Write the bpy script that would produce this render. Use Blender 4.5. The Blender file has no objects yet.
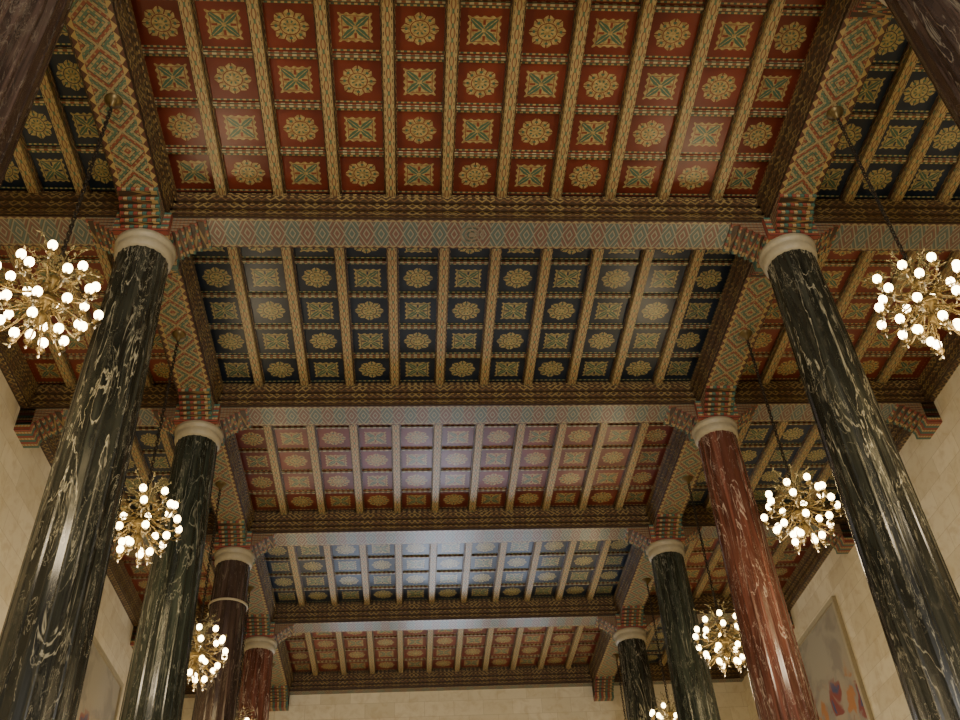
import bpy, math, random
from mathutils import Matrix, Vector
random.seed(7)
sc = bpy.context.scene
PI = math.pi

# ------------------------------------------------------------------ shader DSL
class S:
    def __init__(s, nt, sock): s.nt, s.k = nt, sock
    def _m(s, op, b=None, c=None, rev=False):
        n = s.nt.nodes.new('ShaderNodeMath'); n.operation = op
        def put(i, v):
            if isinstance(v, S): s.nt.links.new(v.k, n.inputs[i])
            else: n.inputs[i].default_value = float(v)
        a, bb = (b, s) if rev else (s, b)
        put(0, a)
        if bb is not None: put(1, bb)
        if c is not None: put(2, c)
        return S(s.nt, n.outputs[0])
    def __add__(s, o): return s._m('ADD', o)
    __radd__ = __add__
    def __sub__(s, o): return s._m('SUBTRACT', o)
    def __rsub__(s, o): return s._m('SUBTRACT', o, rev=True)
    def __mul__(s, o): return s._m('MULTIPLY', o)
    __rmul__ = __mul__
    def __truediv__(s, o): return s._m('DIVIDE', o)
    def __lt__(s, o): return s._m('LESS_THAN', o)
    def __gt__(s, o): return s._m('GREATER_THAN', o)
    def __and__(s, o): return s._m('MULTIPLY', o)
    def __or__(s, o): return s._m('MAXIMUM', o)
    def inv(s): return 1.0 - s
    def sin(s): return s._m('SINE')
    def cos(s): return s._m('COSINE')
    def abs(s): return s._m('ABSOLUTE')
    def floor(s): return s._m('FLOOR')
    def fract(s): return s._m('FRACT')
    def sqrt(s): return s._m('SQRT')
    def mod(s, o): return s._m('FLOORED_MODULO', o)
    def max(s, o): return s._m('MAXIMUM', o)
    def min(s, o): return s._m('MINIMUM', o)
    def atan2(s, o): return s._m('ARCTAN2', o)
    def sstep(s, a, b):
        n = s.nt.nodes.new('ShaderNodeMapRange'); n.interpolation_type = 'SMOOTHSTEP'
        s.nt.links.new(s.k, n.inputs[0])
        n.inputs[1].default_value = a; n.inputs[2].default_value = b
        return S(s.nt, n.outputs[0])

def newmat(name, rough=0.5, metal=0.0, spec=0.5):
    m = bpy.data.materials.new(name); m.use_nodes = True
    nt = m.node_tree; b = nt.nodes['Principled BSDF']
    b.inputs['Roughness'].default_value = rough
    b.inputs['Metallic'].default_value = metal
    b.inputs['Specular IOR Level'].default_value = spec
    return m, nt, b
def col4(c): return (c[0], c[1], c[2], 1)
def mixc(nt, f, a, b):
    n = nt.nodes.new('ShaderNodeMix'); n.data_type = 'RGBA'
    if isinstance(f, S): nt.links.new(f.k, n.inputs[0])
    else: n.inputs[0].default_value = f
    for v, i in ((a, 6), (b, 7)):
        if isinstance(v, tuple): n.inputs[i].default_value = col4(v)
        else: nt.links.new(v, n.inputs[i])
    return n.outputs[2]
def uvs(nt):
    t = nt.nodes.new('ShaderNodeUVMap'); t.uv_map = 'UVMap'
    x = nt.nodes.new('ShaderNodeSeparateXYZ'); nt.links.new(t.outputs[0], x.inputs[0])
    return S(nt, x.outputs[0]), S(nt, x.outputs[1]), t.outputs[0]
def noise(nt, vec, scale, detail=4, dist=0.0, rough=.5):
    n = nt.nodes.new('ShaderNodeTexNoise'); n.inputs['Scale'].default_value = scale
    n.inputs['Detail'].default_value = detail; n.inputs['Distortion'].default_value = dist
    n.inputs['Roughness'].default_value = rough
    nt.links.new(vec, n.inputs['Vector']); return S(nt, n.outputs['Fac'])
def objvec(nt, scale=(1, 1, 1), kind='Object', rot=(0, 0, 0)):
    t = nt.nodes.new('ShaderNodeTexCoord'); mp = nt.nodes.new('ShaderNodeMapping')
    mp.inputs['Scale'].default_value = scale; mp.inputs['Rotation'].default_value = rot
    nt.links.new(t.outputs[kind], mp.inputs[0]); return mp.outputs[0]

GOLD = (.44, .335, .14); DGOLD = (.25, .185, .07); CREAM = (.43, .37, .22)
GREEN = (.055, .125, .08); RED = (.24, .035, .018); DARK = (.026, .015, .009)

def panel_mat(name, base, base2, gold=GOLD, dgold=DGOLD, line=(.26, .11, .05)):
    m, nt, b = newmat(name, .30, 0, .42)
    u, v, vec = uvs(nt)
    par = (u.floor() + v.floor()).mod(2.0) > 0.5
    p = u.fract() - .5; q = v.fract() - .5
    a = p.abs(); c = q.abs(); mm = a.max(c)
    r = (p * p + q * q).sqrt(); th = q.atan2(p)
    nz = noise(nt, objvec(nt), 1.3, 3)
    col = mixc(nt, nz.sstep(.35, .7), base, base2)
    c8 = (th * 8.0).cos(); c16 = (th * 16.0).cos()
    disc = (r - c8 * .022) < .275
    notch = (c16 > .80) & (r > .17)
    ring = (r > .145) & (r < .160)
    A_gold = disc & notch.inv() & ring.inv()
    A_grn = (((r > .195) & (r < .235) & (c8 > .6)) | ((r > .06) & (r < .105) & (c8 < -.3))) & disc
    scall = ((p * 50.0).cos() * (q * 50.0).cos()) * .020
    sq = (mm - scall) < .250
    dg = (a - c).abs()
    leaf = (dg < (.080 - (mm - .13).abs() * .45)) & (mm > .035) & (mm < .215)
    vein = (dg < .010) & leaf
    bud = (a.min(c) < .020) & (mm > .10) & (mm < .19)
    B_dark = ((mm > .198) & (mm < .210)) & sq
    B_grn = (leaf & vein.inv())
    gmix = mixc(nt, noise(nt, vec, 16, 2).sstep(.35, .65), dgold, gold)
    colA = mixc(nt, A_gold, col, gmix); colA = mixc(nt, A_grn, colA, GREEN)
    colB = mixc(nt, sq, col, gmix); colB = mixc(nt, B_dark | bud, colB, base2); colB = mixc(nt, B_grn, colB, GREEN)
    out = mixc(nt, par, colA, colB)
    dq = (c > .40) & (c < .43)
    dash = (p * 62.0).sin() > 0
    out = mixc(nt, dq & dash, out, gold)
    out = mixc(nt, dq & dash.inv(), out, GREEN)
    dp = (a > .385) & (a < .405)
    out = mixc(nt, dp & ((q * 62.0).sin() > 0), out, line)
    out = mixc(nt, c > .465, out, DARK)
    nt.links.new(out, b.inputs['Base Color'])
    return m

def rib_mat(name):
    m, nt, b = newmat(name, .38)
    u, v, vec = uvs(nt)
    q = (v - .5).abs()
    w = ((u * 14.0).sin() * .2).abs()
    pat = (q - w).abs() < .06
    dots = ((u * 14.0).sin().abs() < .5) & (q < .10)
    col = mixc(nt, noise(nt, vec, 9, 2).sstep(.3, .7), (.31, .225, .095), (.41, .315, .145))
    col = mixc(nt, pat, col, (.20, .085, .035))
    col = mixc(nt, dots, col, (.08, .15, .08))
    bead = (q > .36) & (q < .43) & ((u * 50.0).sin() > 0)
    col = mixc(nt, bead, col, DARK)
    nt.links.new(col, b.inputs['Base Color']); return m

def strip_mat(name):
    m, nt, b = newmat(name, .4)
    u, v, vec = uvs(nt)
    q = (v - .5).abs()
    dash = (u * 50.0).sin() > 0
    col = mixc(nt, dash, (.22, .07, .03), CREAM)
    col = mixc(nt, q > .28, col, (.08, .12, .06))
    col = mixc(nt, q > .42, col, DARK)
    nt.links.new(col, b.inputs['Base Color']); return m

def soffit_mat(name):
    m, nt, b = newmat(name, .33)
    u, v, vec = uvs(nt)
    q = (v - .5).abs()
    a = ((u / .24).fract() - .5).abs()
    s = ((a + q * 1.3) * 3.2).fract()
    k = (u / .24).floor().mod(2.0) > .5
    col = mixc(nt, s < .5, (.24, .225, .165), (.155, .080, .058))
    col = mixc(nt, (s < .5) & k, col, (.085, .125, .110))
    col = mixc(nt, (s > .82), col, (.09, .08, .055))
    bord = q > .41
    tri = ((u * 8.0).fract() - .5).abs() * .16
    col = mixc(nt, bord, col, mixc(nt, (q - .42) > tri, (.28, .22, .11), (.10, .045, .03)))
    col = mixc(nt, q > .485, col, DARK)
    nt.links.new(col, b.inputs['Base Color']); return m

def loz_mat(name):
    m, nt, b = newmat(name, .38)
    u, v, vec = uvs(nt)
    q = (v - .5).abs()
    p = ((u / .70).fract() - .5).abs()
    s = ((p + q) * 5.2).fract()
    kk = ((p + q) * 5.2).floor().mod(2.0) > .5
    st = (((u * 13.0).fract() - .5).abs() + ((v * 9.0).fract() - .5).abs()) < .30
    col = mixc(nt, s < .45, (.33, .27, .14), (.22, .062, .036))
    col = mixc(nt, (s < .45) & kk, col, (.070, .145, .10))
    col = mixc(nt, (s > .86), col, (.09, .05, .03))
    col = mixc(nt, st & (s > .45), col, (.12, .17, .10))
    col = mixc(nt, st & (s < .40), col, (.30, .22, .10))
    bord = q > .375
    tri = ((u * 6.0).fract() - .5).abs() * .22
    col = mixc(nt, bord, col, mixc(nt, (q - .38) > tri, (.40, .30, .12), (.10, .04, .025)))
    col = mixc(nt, q > .485, col, DARK)
    nt.links.new(col, b.inputs['Base Color']); return m

def corbel_mat(name):
    m, nt, b = newmat(name, .42)
    u, v, vec = uvs(nt)
    s = (v * 9.0).fract(); k = (v * 9.0).floor().mod(3.0)
    z = ((u * 16.0).fract() > .5)
    col = mixc(nt, k < .5, (.36, .30, .17), (.24, .055, .035))
    col = mixc(nt, k > 1.5, col, (.055, .13, .10))
    col = mixc(nt, z & (k > .5) & (k < 1.5), col, (.36, .19, .06))
    col = mixc(nt, (s < .12), col, DARK)
    nt.links.new(col, b.inputs['Base Color']); return m

def cornice_mat(name):
    m, nt, b = newmat(name, .42)
    u, v, vec = uvs(nt)
    zz = ((u * 7.0).fract() - .5).abs() * 2.0
    f = ((v - zz * .5 - .25).abs() < .14)
    col = mixc(nt, f, (.042, .023, .011), (.24, .165, .06))
    alt = (u * 3.5).floor().mod(2.0) > .5
    col = mixc(nt, f & alt, col, (.14, .075, .03))
    d = (v > .84) & ((u * 50.0).sin() > 0)
    col = mixc(nt, d, col, (.32, .23, .09))
    nt.links.new(col, b.inputs['Base Color']); return m

def marble(name, c1, c2, vein, vs=1.0, amt=1.0):
    m, nt, b = newmat(name, .21)
    vec = objvec(nt, (2.0, 2.0, .36), 'Object', (.14, .10, 0))
    n0 = noise(nt, vec, 1.1 * vs, 6, 1.0, .6)
    n1 = noise(nt, vec, 1.25 * vs, 5, 1.1, .55)
    n2 = noise(nt, vec, 2.6 * vs, 5, 1.6, .6)
    n3 = noise(nt, objvec(nt, (1.3, 1.3, .5)), 1.1, 3)
    n4 = noise(nt, objvec(nt, (12, 12, .45)), 1.0, 3)
    n5 = noise(nt, objvec(nt, (3, 3, 1.0)), 2.0, 6, .5, .7)
    col = mixc(nt, n0.sstep(.36, .66), c1, c2)
    col = mixc(nt, n4.sstep(.46, .70) * .6, col, tuple(x * 2.1 for x in c2))
    col = mixc(nt, n5.sstep(.54, .72) * .55, col, tuple(x * .5 + y * .22 for x, y in zip(c2, vein)))
    v1 = (n1 - .5).abs().sstep(.014, .0) * n3.sstep(.44, .56)
    v2 = (n2 - .54).abs().sstep(.012, .0) * n3.sstep(.60, .46)
    col = mixc(nt, (v1 | (v2 * .8)) * amt, col, vein)
    nt.links.new(col, b.inputs['Base Color'])
    return m

def stone_mat(name, c=(.70, .63, .47), bw=.95, rh=.48):
    m, nt, b = newmat(name, .6)
    u, v, vec = uvs(nt)
    br = nt.nodes.new('ShaderNodeTexBrick')
    nt.links.new(vec, br.inputs['Vector'])
    br.inputs['Scale'].default_value = 1
    br.inputs['Brick Width'].default_value = bw; br.inputs['Row Height'].default_value = rh
    br.inputs['Mortar Size'].default_value = .007; br.inputs['Mortar Smooth'].default_value = .3
    br.inputs['Color1'].default_value = col4(c)
    br.inputs['Color2'].default_value = col4((c[0] * .84, c[1] * .82, c[2] * .76))
    br.inputs['Mortar'].default_value = col4((c[0] * .66, c[1] * .62, c[2] * .56))
    n = noise(nt, vec, 3.0, 7, .5, .65)
    col = mixc(nt, n.sstep(.42, .72) * .6, br.outputs['Color'], (c[0] * .66, c[1] * .58, c[2] * .44))
    nt.links.new(col, b.inputs['Base Color'])
    return m

def plain(name, c, rough=.5, metal=0, emit=None, es=0):
    m, nt, b = newmat(name, rough, metal)
    nz = noise(nt, objvec(nt), 14, 3)
    nt.links.new(mixc(nt, nz, tuple(x * .8 for x in c), tuple(min(1, x * 1.15) for x in c)), b.inputs['Base Color'])
    if emit:
        b.inputs['Emission Color'].default_value = col4(emit); b.inputs['Emission Strength'].default_value = es
    return m

M = dict(
    red=panel_mat('panel_red', (.135, .026, .014), (.195, .040, .022)),
    blue=panel_mat('panel_blue', (.012, .020, .034), (.022, .033, .052), (.42, .345, .15), (.24, .195, .08), (.12, .11, .07)),
    rib=rib_mat('rib_gold'), strip=strip_mat('strip_dashed'),
    soffit=soffit_mat('soffit_chevron'), loz=loz_mat('soffit_lozenge'),
    corbel=corbel_mat('corbel_painted'), cornice=cornice_mat('cornice_wood'),
    black=marble('marble_black', (.008, .009, .007), (.024, .025, .018), (.42, .38, .26), 1.0, .75),
    green=marble('marble_green', (.009, .012, .009), (.025, .030, .022), (.28, .27, .20), 1.3, .6),
    brown=marble('marble_brown', (.018, .011, .010), (.045, .028, .022), (.26, .22, .16), 1.2, .45),
    redm=marble('marble_red', (.065, .021, .013), (.115, .041, .027), (.46, .36, .28), 1.1, .85),
    stone=stone_mat('stone_blocks'), neck=plain('limestone', (.36, .31, .20), .5),
    boss=plain('boss_paint', (.20, .16, .11), .4),
    basem=plain('base_bronze', (.16, .10, .05), .35, .6),
    brass=plain('chandelier_brass', (.13, .09, .032), .38, .7),
    leaf=plain('chandelier_leaf', (.12, .10, .048), .5, .3),
    iron=plain('chain_iron', (.028, .020, .012), .5, .3),
    bulb=plain('bulb_glass', (1, .85, .55), .3, 0, (1.0, .76, .38), 24),
    candle=plain('candle_sleeve', (.42, .34, .20), .5),
    crystal=plain('crystal_drop', (.55, .50, .40), .1),
    frame=plain('window_metal', (.05, .05, .05), .4, .5),
)
# floor
m, nt, b = newmat('floor_marble', .22)
u, v, vec = uvs(nt)
ck = ((u / 1.25).floor() + (v / 1.25).floor()).mod(2.0) > .5
nz = noise(nt, vec, 1.5, 6, 1.2)
c1 = mixc(nt, nz.sstep(.35, .65), (.50, .42, .31), (.38, .31, .21))
c2 = mixc(nt, nz.sstep(.35, .65), (.28, .20, .13), (.22, .16, .10))
nt.links.new(mixc(nt, ck, c1, c2), b.inputs['Base Color']); M['floor'] = m
# mural
m, nt, b = newmat('mural_paint', .7)
u, v, vec = uvs(nt)
n1 = noise(nt, vec, .9, 3, .8); n2 = noise(nt, vec, 1.1, 3, .6)
c = mixc(nt, v.sstep(3.0, 7.5), (.30, .23, .14), (.30, .27, .20))
c = mixc(nt, n1.sstep(.46, .60), c, (.22, .195, .15))
low = v.sstep(6.4, 5.7)
c = mixc(nt, low & n2.sstep(.53, .60), c, (.36, .15, .04))
c = mixc(nt, low & n2.sstep(.46, .40), c, (.20, .04, .025))
c = mixc(nt, low & n2.sstep(.37, .32), c, (.04, .06, .13))
nt.links.new(c, b.inputs['Base Color']); M['mural'] = m

# ------------------------------------------------------------------ mesh builder
class MB:
    def __init__(s): s.v, s.f, s.uv, s.m, s.sm, s.mats = [], [], [], [], [], []
    def mi(s, k):
        if k not in s.mats: s.mats.append(k)
        return s.mats.index(k)
    def face(s, pts, uv=None, mat='stone', smooth=False):
        i = len(s.v); s.v += [tuple(p) for p in pts]
        s.f.append(tuple(range(i, i + len(pts))))
        s.uv += (uv if uv else [(0, 0)] * len(pts)); s.m.append(s.mi(mat)); s.sm.append(smooth)
    def box(s, x0, x1, y0, y1, z0, z1, mat='stone', mode='world', bot=None):
        P = lambda x, y, z: (x, y, z)
        F = [('z', [P(x0, y0, z0), P(x0, y1, z0), P(x1, y1, z0), P(x1, y0, z0)], 1),
             ('z', [P(x0, y0, z1), P(x1, y0, z1), P(x1, y1, z1), P(x0, y1, z1)], 0),
             ('y', [P(x0, y0, z0), P(x1, y0, z0), P(x1, y0, z1), P(x0, y0, z1)], 0),
             ('y', [P(x0, y1, z0), P(x0, y1, z1), P(x1, y1, z1), P(x1, y1, z0)], 0),
             ('x', [P(x0, y0, z0), P(x0, y0, z1), P(x0, y1, z1), P(x0, y1, z0)], 0),
             ('x', [P(x1, y0, z0), P(x1, y1, z0), P(x1, y1, z1), P(x1, y0, z1)], 0)]
        lo = (x0, y0, z0); d = (max(x1 - x0, 1e-6), max(y1 - y0, 1e-6), max(z1 - z0, 1e-6))
        for ax, pts, isb in F:
            others = [i for i in range(3) if 'xyz'[i] != ax]
            if mode == 'world':
                uv = [(p[others[0]], p[others[1]]) for p in pts]
            else:
                L = 'xyz'.index(mode)
                if L in others:
                    A = [o for o in others if o != L][0]
                    uv = [(p[L] + 20, (p[A] - lo[A]) / d[A]) for p in pts]
                else:
                    uv = [((p[others[1]] - lo[others[1]]) + 20, (p[others[0]] - lo[others[0]]) / d[others[0]]) for p in pts]
            s.face(pts, uv, bot if (isb and bot) else mat)
    def lathe(s, prof, seg, c=(0, 0, 0), mat='neck', smooth=True, ph=0.0):
        for (r0, z0), (r1, z1) in zip(prof, prof[1:]):
            for i in range(seg):
                a = 2 * PI * i / seg + ph; bb = 2 * PI * (i + 1) / seg + ph
                pts = [(c[0] + r0 * math.cos(a), c[1] + r0 * math.sin(a), c[2] + z0),
                       (c[0] + r0 * math.cos(bb), c[1] + r0 * math.sin(bb), c[2] + z0),
                       (c[0] + r1 * math.cos(bb), c[1] + r1 * math.sin(bb), c[2] + z1),
                       (c[0] + r1 * math.cos(a), c[1] + r1 * math.sin(a), c[2] + z1)]
                if r0 < 1e-5: pts = [pts[0], pts[2], pts[3]]
                elif r1 < 1e-5: pts = pts[:3]
                s.face(pts, None, mat, smooth)
    def sphere(s, c, r, mat, seg=10, rings=6, sz=1.0):
        s.lathe([(r * math.sin(PI * i / rings), -r * sz * math.cos(PI * i / rings)) for i in range(rings + 1)], seg, c, mat)
    def tube(s, pts, r, mat, seg=5):
        pts = [Vector(p) for p in pts]; rings = []
        for i, p in enumerate(pts):
            t = (pts[min(i + 1, len(pts) - 1)] - pts[max(i - 1, 0)]).normalized()
            up = Vector((0, 0, 1)) if abs(t.z) < .9 else Vector((1, 0, 0))
            n = t.cross(up).normalized(); bn = t.cross(n)
            rings.append([p + (n * math.cos(2 * PI * k / seg) + bn * math.sin(2 * PI * k / seg)) * r for k in range(seg)])
        for A, B in zip(rings, rings[1:]):
            for k in range(seg):
                s.face([A[k], A[(k + 1) % seg], B[(k + 1) % seg], B[k]], None, mat, True)
    def mesh(s, name):
        me = bpy.data.meshes.new(name)
        me.from_pydata(s.v, [], s.f)
        ul = me.uv_layers.new(name='UVMap')
        ul.data.foreach_set('uv', [c for p in s.uv for c in p])
        for k in s.mats: me.materials.append(M[k])
        me.polygons.foreach_set('material_index', s.m)
        me.polygons.foreach_set('use_smooth', s.sm)
        me.update()
        if any(s.sm):
            import bmesh
            bm = bmesh.new(); bm.from_mesh(me)
            bmesh.ops.remove_doubles(bm, verts=bm.verts, dist=1e-5); bm.to_mesh(me); bm.free()
        return me
def obj(name, me, parent=None, loc=(0, 0, 0)):
    o = bpy.data.objects.new(name, me); sc.collection.objects.link(o)
    o.location = loc
    if parent: o.parent = parent
    return o
def empty(name, loc=(0, 0, 0)):
    o = obj(name, None, None, loc); o.empty_display_size = .3; return o

# ------------------------------------------------------------------ dimensions
XL, XR = -4.15, 6.30
WL, WR = -7.60, 11.05
DY = 4.98
def yk(k): return 10.66 + DY * k
K0, K1 = -4, 4
YB, YE = yk(K0), yk(K1)
ZS = 13.30      # beam soffit
ZP = 13.90      # panel plane
HW = .32        # half beam width
LW = .33

# ------------------------------------------------------------------ ceiling
ceil = empty('ceiling')
pan, ribs, strips, beams, corn = MB(), MB(), MB(), MB(), MB()
for k in range(K0, K1):
    y0, y1 = yk(k) + HW, yk(k + 1) - HW
    n = 5; py = (y1 - y0) / n
    for (xa, xb, nc, side) in ((WL + .15, XL - LW, 4, 1), (XL + LW, XR - LW, 11, 0), (XR + LW, WR - .15, 5, 1)):
        if nc == 11:
            xs = [xa] + [1.09 + .912 * (i - 4.5) for i in range(10)] + [xb]
        else:
            xs = [xa + (xb - xa) * i / nc for i in range(nc + 1)]
        colr = 'red' if ((k + side) % 2 == 1) else 'blue'
        for i in range(nc):
            a, b_ = xs[i], xs[i + 1]
            w = b_ - a; us = (w / .912 if nc == 11 else 1.0)
            lo, hi = i + .5 - us / 2 + 40, i + .5 + us / 2 + 40
            if nc == 11 and i in (0, nc - 1): lo, hi = i + 40 + .04, i + 40 + .96
            for j in range(n):
                ya, yb_ = y0 + py * j, y0 + py * (j + 1)
                pan.face([(a, ya, ZP), (a, yb_, ZP), (b_, yb_, ZP), (b_, ya, ZP)],
                         [(lo, j + 41.001), (lo, j + 41.999), (hi, j + 41.999), (hi, j + 41.001)], colr)
                if j:
                    strips.box(a, b_, ya - .03, ya + .03, ZP - .04, ZP + .02, 'strip', 'x')
            if i:
                ribs.box(a - .075, a + .075, y0, y1, ZP - .15, ZP + .01, 'rib', 'y')
                for sx in (-1, 1):
                    ribs.box(a + sx * .092 - .017, a + sx * .092 + .017, y0, y1, ZP - .05, ZP + .01, 'cornice', 'y')
# beams
def cornice_run(axis, face, sgn, a, b_):
    for (pr, z0, z1) in ((.035, ZS + .05, ZS + .12), (.075, ZS + .14, ZS + .26), (.12, ZS + .27, ZS + .40), (.09, ZS + .40, ZS + .50)):
        lo, hi = sorted((face, face + sgn * pr))
        if axis == 'x': corn.box(a, b_, lo, hi, z0, z1, 'cornice', 'x')
        else: corn.box(lo, hi, a, b_, z0, z1, 'cornice', 'y')
for k in range(K0, K1 + 1):
    y = yk(k)
    beams.box(WL, WR, y - HW, y + HW, ZS, ZP + .10, 'cornice', 'x', bot='soffit')
    for sgn in (-1, 1):
        for (xa, xb) in ((WL + .15, XL - LW), (XL + LW, XR - LW), (XR + LW, WR - .15)):
            cornice_run('x', y + sgn * HW, sgn, xa, xb)
for k in range(K0, K1):
    y0, y1 = yk(k) + HW, yk(k + 1) - HW
    for x in (XL, XR):
        beams.box(x - LW, x + LW, y0, y1, ZS, ZP + .10, 'cornice', 'y', bot='loz')
        cornice_run('y', x - LW, -1, y0, y1); cornice_run('y', x + LW, 1, y0, y1)
    beams.box(WL, WL + .16, y0, y1, ZS + .02, ZP + .10, 'cornice', 'y')
    beams.box(WR - .16, WR, y0, y1, ZS + .02, ZP + .10, 'cornice', 'y')
    cornice_run('y', WL + .16, 1, y0, y1); cornice_run('y', WR - .16, -1, y0, y1)
for (r0, r1, z) in ((.20, .17, .006), (.12, .09, .012), (.05, .001, .016)):
    beams.lathe([(r0, 0), (r0, -z), (r1, -z), (r1, 0)], 24, (1.05, yk(0), ZS), 'boss', False)
obj('ceiling_panels', pan.mesh('ceiling_panels'), ceil)
obj('longitudinal_ribs', ribs.mesh('longitudinal_ribs'), ceil)
obj('cross_strips', strips.mesh('cross_strips'), ceil)
obj('painted_beams', beams.mesh('painted_beams'), ceil)
obj('cornice_mouldings', corn.mesh('cornice_mouldings'), ceil)
slab = MB(); slab.box(WL - .4, WR + .4, YB - .4, YE + .4, ZP + .1, ZP + .5, 'cornice', 'x')
obj('roof_slab', slab.mesh('roof_slab'), ceil)

# ------------------------------------------------------------------ corbels
def corbel_arm(mb, dirx, diry, start, z_top, reach, w=.31, n=6, drop=.38):
    h = drop / n
    for i in range(n):
        z1 = z_top - i * h; z0 = z1 - h * .82
        t = i / (n - 1)
        L = reach - (reach - start - .02) * (t ** .8)
        ww = w
        if dirx:
            lo, hi = sorted((dirx * (start - .3), dirx * L)); mb.box(lo, hi, -ww, ww, z0, z1, 'corbel', 'x')
        else:
            lo, hi = sorted((diry * (start - .3), diry * L)); mb.box(-ww, ww, lo, hi, z0, z1, 'corbel', 'y')
        L2 = L - .03
        if dirx:
            lo, hi = sorted((dirx * (start - .3), dirx * L2)); mb.box(lo, hi, -ww + .02, ww - .02, z0 - h * .18, z0, 'cornice', 'x')
        else:
            lo, hi = sorted((diry * (start - .3), diry * L2)); mb.box(-ww + .02, ww - .02, lo, hi, z0 - h * .18, z0, 'cornice', 'y')

cap = MB()
ZC = 12.58
cap.lathe([(.38, 0), (.41, .01), (.435, .05), (.445, .11), (.435, .17), (.425, .19), (.46, .22), (.47, .30), (.38, .31)], 40, (0, 0, ZC), 'neck')
cap.box(-.42, .42, -.42, .42, ZC + .30, ZS, 'corbel', 'x')
for dx, dy in ((1, 0), (-1, 0), (0, 1), (0, -1)):
    corbel_arm(cap, dx, dy, .42, ZS, .93)
capme = cap.mesh('column_capital')
base = MB()
base.box(-.72, .72, -.72, .72, 0, .35, 'basem', 'world')
base.lathe([(.70, .35), (.72, .42), (.69, .50), (.60, .54), (.57, .62), (.62, .68), (.63, .74), (.56, .80), (.0, .80)], 40, (0, 0, 0), 'basem')
baseme = base.mesh('column_base')
def shaft_mesh(mat):
    mb = MB(); prof = []
    for i in range(13):
        t = i / 12.0
        prof.append((.395 + .135 * (1 - t ** 1.6), .8 + (ZC - .8) * t))
    seg = 20
    for (r0, z0), (r1, z1) in zip(prof, prof[1:]):
        for i in range(seg):
            for (fa, ra, fb, rb) in ((0, 1, .12, 1), (.12, 1, .30, .975), (.30, .975, .70, .97), (.70, .97, .88, .975), (.88, .975, 1, 1)):
                a = 2 * PI * (i + fa) / seg; bb = 2 * PI * (i + fb) / seg
                mb.face([(r0 * ra * math.cos(a), r0 * ra * math.sin(a), z0), (r0 * rb * math.cos(bb), r0 * rb * math.sin(bb), z0),
                         (r1 * rb * math.cos(bb), r1 * rb * math.sin(bb), z1), (r1 * ra * math.cos(a), r1 * ra * math.sin(a), z1)], None, mat)
    return mb.mesh('shaft_' + mat)
shafts = {k: shaft_mesh(k) for k in ('black', 'green', 'brown', 'redm')}
cm = {(-1, 'L'): 'brown', (-1, 'R'): 'brown', (0, 'L'): 'black', (0, 'R'): 'black', (1, 'L'): 'green', (1, 'R'): 'redm',
      (2, 'L'): 'brown', (2, 'R'): 'green', (3, 'L'): 'redm', (3, 'R'): 'black'}
for k in range(-3, 4):
    for side, x in (('L', XL), ('R', XR)):
        e = empty('marble_column', (x, yk(k), 0))
        sh = obj('shaft', shafts[cm.get((k, side), 'green')], e)
        sh.rotation_euler = (0, 0, (k * 3 + (side == 'R') * 2) * 2 * PI / 20)
        obj('capital', capme, e); obj('base', baseme, e)
        if (k, side) == (2, 'L'):
            r = MB(); r.lathe([(.425, 0), (.445, .01), (.445, .05), (.425, .06)], 32, (0, 0, 11.55), 'neck')
            obj('band', r.mesh('band'), e)
for x, d in ((WL, 1), (WR, -1)):
    for k in range(K0 + 1, K1):
        mb = MB(); corbel_arm(mb, d, 0, .30, 0, .80)
        mb.box(*sorted((0, d * .30)), -.31, .31, -.50, 0, 'corbel', 'x')
        obj('wall_corbel', mb.mesh('wall_corbel'), None, (x, yk(k), ZS))
for x in (XL, XR):
    mb = MB(); corbel_arm(mb, 0, -1, .30, 0, .80)
    mb.box(-.31, .31, -.30, 0, -.50, 0, 'corbel', 'y')
    obj('wall_corbel', mb.mesh('wall_corbel'), None, (x, YE, ZS))

# ------------------------------------------------------------------ shell
fl = MB(); fl.box(WL - .4, WR + .4, YB - .4, YE + .4, -.2, 0, 'floor', 'world'); obj('floor', fl.mesh('floor'))
w = MB(); w.box(WL - .4, WL, YB - .4, YE + .4, 0, ZP + .1); obj('wall_left', w.mesh('wall_left'))
w = MB(); w.box(WR, WR + .4, YB - .4, YE + .4, 0, ZP + .1); obj('wall_right', w.mesh('wall_right'))
wins = [(-2.7, -1.0), (-.2, 2.4), (3.2, 4.9)]
wz0, wz1 = 4.0, 11.0
def end_wall(name, y0, y1):
    w = MB(); xs = WL
    for a, b_ in wins:
        w.box(xs, a, y0, y1, 0, ZP + .1)
        w.box(a, b_, y0, y1, 0, wz0); w.box(a, b_, y0, y1, wz1, ZP + .1); xs = b_
    w.box(xs, WR, y0, y1, 0, ZP + .1); obj(name, w.mesh(name))
end_wall('wall_far', YE, YE + .4); end_wall('wall_near', YB - .4, YB)
wn = 0
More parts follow.
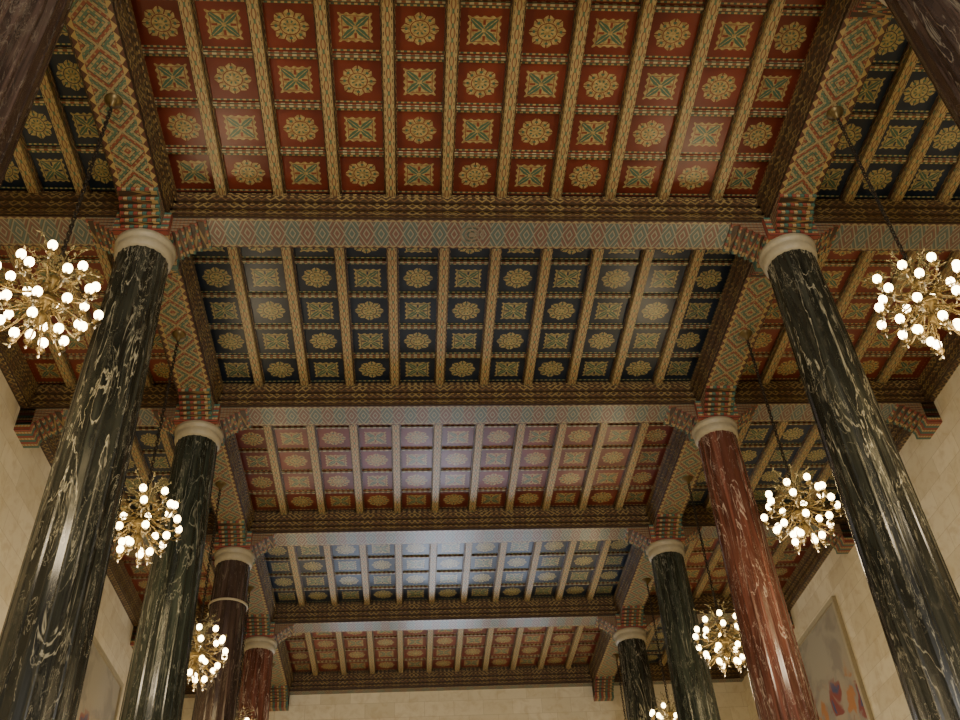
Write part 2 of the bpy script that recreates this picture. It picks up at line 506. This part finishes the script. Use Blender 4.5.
for (y, sg) in ((YE + .2, 1), (YB - .2, -1)):
    for wi, (a, b_) in enumerate(wins):
        wn += 1
        mb = MB(); t = .05
        mb.box(a, a + .1, y - t, y + t, wz0, wz1, 'frame'); mb.box(b_ - .1, b_, y - t, y + t, wz0, wz1, 'frame')
        mb.box(a + .1, b_ - .1, y - t, y + t, wz0, wz0 + .1, 'frame'); mb.box(a + .1, b_ - .1, y - t, y + t, wz1 - .1, wz1, 'frame')
        nv = max(2, round((b_ - a) / .85))
        for i in range(1, nv):
            x = a + (b_ - a) * i / nv; mb.box(x - .03, x + .03, y - .03, y + .03, wz0 + .1, wz1 - .1, 'frame')
        for i in range(1, 8):
            z = wz0 + (wz1 - wz0) * i / 8; mb.box(a + .1, b_ - .1, y - .03, y + .03, z - .025, z + .025, 'frame')
        obj('window_%d' % wn, mb.mesh('window_%d' % wn))
        L = bpy.data.lights.new('window_daylight', 'AREA'); L.shape = 'RECTANGLE'
        L.size = b_ - a - .05; L.size_y = wz1 - wz0 - .05
        area = L.size * L.size_y
        if sg > 0: L.energy = area * (22 if wi == 1 else 8); L.color = (.76, .85, 1.0)
        else: L.energy = area * 76; L.color = (1.0, .95, .87)
        lo = bpy.data.objects.new('daylight_lamp', L); sc.collection.objects.link(lo)
        lo.location = ((a + b_) / 2, y + sg * .12, (wz0 + wz1) / 2); lo.rotation_euler = (-sg * PI / 2, 0, 0)
for nm, (x0, x1) in (('baseboard_left', (WL, WL + .06)), ('baseboard_right', (WR - .06, WR))):
    mb = MB(); mb.box(x0, x1, YB, YE, 0, .45, 'basem', 'world'); obj(nm, mb.mesh(nm))

# murals
def mural(x, d, y0, y1, z0, z1):
    e = empty('wall_mural', (x, (y0 + y1) / 2, (z0 + z1) / 2))
    hy, hz = (y1 - y0) / 2, (z1 - z0) / 2
    mb = MB(); xx = d * .05
    mb.face([(xx, -hy, -hz), (xx, hy, -hz), (xx, hy, hz), (xx, -hy, hz)], [(0, 0), (2 * hy, 0), (2 * hy, 2 * hz), (0, 2 * hz)], 'mural')
    obj('canvas', mb.mesh('canvas'), e)
    mb = MB(); t = .12
    lo, hi = sorted((0, d * .10))
    mb.box(lo, hi, -hy - t, -hy, -hz - t, hz + t, 'neck'); mb.box(lo, hi, hy, hy + t, -hz - t, hz + t, 'neck')
    mb.box(lo, hi, -hy, hy, hz, hz + t, 'neck'); mb.box(lo, hi, -hy, hy, -hz - t, -hz, 'neck')
    obj('frame', mb.mesh('frame'), e)
mural(WR, -1, 22.4, 25.5, 4.6, 12.2)
mural(WR, -1, 12.6, 15.8, 3.0, 8.6)
mural(WL, 1, 21.4, 25.0, 4.0, 11.5)
mural(WL, 1, 12.6, 15.8, 3.0, 7.6)

# ------------------------------------------------------------------ chandeliers
def arc(p0, p1, p2, p3, n=7):
    out = []
    for i in range(n + 1):
        t = i / n; s = 1 - t
        out.append(tuple(s**3 * a + 3 * s*s*t * b + 3 * s*t*t * c + t**3 * d for a, b, c, d in zip(p0, p1, p2, p3)))
    return out
body = MB(); bulbs = MB()
body.lathe([(.0, -.50), (.025, -.47), (.015, -.43), (.06, -.38), (.08, -.32), (.03, -.26), (.035, -.20), (.11, -.14), (.13, -.06), (.06, .0),
            (.03, .06), (.035, .16), (.08, .22), (.09, .28), (.03, .34), (.02, .46), (.05, .50), (.03, .56), (.0, .60)], 14, (0, 0, 0), 'brass')
def leafq(c, d, L, wd, mat='leaf'):
    c = Vector(c); d = Vector(d).normalized()
    s = d.cross(Vector((0, 0, 1)))
    if s.length < .1: s = Vector((1, 0, 0))
    s.normalize(); n = d.cross(s) * wd * .35
    body.face([c, c + d * L * .5 + s * wd + n, c + d * L, c + d * L * .5 - s * wd + n], None, mat)
tiers = [(.60, -.04, 9, 0, .05), (.50, .26, 8, .3, .20), (.44, -.32, 7, .2, -.12), (.23, -.55, 4, .1, -.26)]
for R_, Z_, n, ph, zs in tiers:
    for i in range(n):
        a = 2 * PI * i / n + ph + random.uniform(-.10, .10)
        rr = R_ * random.uniform(.88, 1.08); zz = Z_ + random.uniform(-.06, .06)
        c, s_ = math.cos(a), math.sin(a)
        pts = arc((.04 * c, .04 * s_, zs), (rr * .5 * c, rr * .5 * s_, zs - .20), (rr * 1.02 * c, rr * 1.02 * s_, zz - .26), (rr * c, rr * s_, zz - .09))
        body.tube(pts, .011, 'brass', 5)
        # drip pan, candle sleeve, bulb
        body.lathe([(.0, -.10), (.03, -.095), (.055, -.07), (.05, -.062), (.018, -.06)], 10, (rr * c, rr * s_, zz), 'brass')
        body.lathe([(.018, -.06), (.018, .0), (.0, .0)], 8, (rr * c, rr * s_, zz), 'candle')
        bulbs.sphere((rr * c, rr * s_, zz + .045), .054, 'bulb', 12, 8, 1.15)
        # crystal drop under the pan
        body.lathe([(.0, -.185), (.014, -.165), (.005, -.13), (.009, -.12), (.0, -.10)], 6, (rr * c, rr * s_, zz), 'crystal', False)
        for t in (2, 4, 6):
            p = pts[t]
            leafq(p, (c + random.uniform(-.8, .8), s_ + random.uniform(-.8, .8), random.uniform(-.3, .9)), .09, .018)
        q = pts[3]
        body.tube([(q[0] + .06 * math.cos(b2) * c, q[1] + .06 * math.cos(b2) * s_, q[2] + .06 + .06 * math.sin(b2)) for b2 in [k * .8 for k in range(8)]], .006, 'brass', 4)
for i in range(24):     # foliage plumes
    a = 2 * PI * i / 24 + random.uniform(-.1, .1); c, s_ = math.cos(a), math.sin(a)
    rr = random.uniform(.16, .58); zz = random.uniform(.50, .82) - rr * .45
    pts = arc((.03 * c, .03 * s_, .22), (.10 * c, .10 * s_, .40), (rr * .7 * c, rr * .7 * s_, zz + .06), (rr * c, rr * s_, zz), 6)
    body.tube(pts, .005, 'leaf', 4)
    for p in pts[2:]:
        for _ in range(2):
            leafq(p, (c + random.uniform(-1, 1), s_ + random.uniform(-1, 1), random.uniform(-.2, 1)), .065, .014)
for R_, z in ((.16, -.14), (.22, .22)):
    body.tube([(R_ * math.cos(t * PI / 10), R_ * math.sin(t * PI / 10), z) for t in range(21)], .012, 'brass', 5)
bodyme = body.mesh('chandelier_body'); bulbme = bulbs.mesh('chandelier_bulbs')
ZCH = 9.45
ch = MB(); top = ZS - ZCH
ch.lathe([(.0, -.16), (.03, -.15), (.04, -.10), (.09, -.06), (.125, -.02), (.13, .0)], 18, (0, 0, top), 'brass')
z = .58; fl_ = 0
while z < top - .12:
    pts = []
    for t in range(9):
        a = t * PI / 4; o = .024 * math.cos(a); h = .045 * math.sin(a)
        pts.append((o if fl_ else 0, 0 if fl_ else o, z + .045 + h))
    ch.tube(pts, .012, 'iron', 4); z += .066; fl_ ^= 1
chme = ch.mesh('chandelier_chain')
for j in range(-2, 5):
    for side, x in (('L', XL), ('R', XR)):
        e = empty('chandelier', (x + (.08 if side == 'R' else 0), yk(j) - DY / 2, ZCH))
        o1 = obj('arms_and_foliage', bodyme, e); o2 = obj('bulbs', bulbme, e); obj('chain', chme, e)
        rz = random.uniform(0, 6.28); o1.rotation_euler = (0, 0, rz); o2.rotation_euler = (0, 0, rz)
        L = bpy.data.lights.new('chandelier_glow', 'POINT'); L.energy = 125; L.color = (1.0, .80, .52); L.shadow_soft_size = .3
        lo = bpy.data.objects.new('glow_lamp', L); sc.collection.objects.link(lo); lo.parent = e; lo.location = (0, 0, -1.0)

# ------------------------------------------------------------------ world + camera
wd = bpy.data.worlds.new('sky'); sc.world = wd; wd.use_nodes = True
bg = wd.node_tree.nodes['Background']; bg.inputs[0].default_value = (.60, .74, 1, 1); bg.inputs[1].default_value = 1.6

F = Vector((-69, -803, -950)).normalized()
U = Vector((-75, 1130, -950)); U = (U - F * U.dot(F)).normalized()
R = F.cross(U)
mw = Matrix(((R.x, R.y, R.z, 0), (F.x, F.y, F.z, 0), (U.x, U.y, U.z, 1.6), (0, 0, 0, 1)))
cd = bpy.data.cameras.new('camera'); co = bpy.data.objects.new('camera', cd); sc.collection.objects.link(co)
co.matrix_world = mw; cd.sensor_width = 36; cd.lens = 35.625; cd.clip_end = 200
sc.camera = co
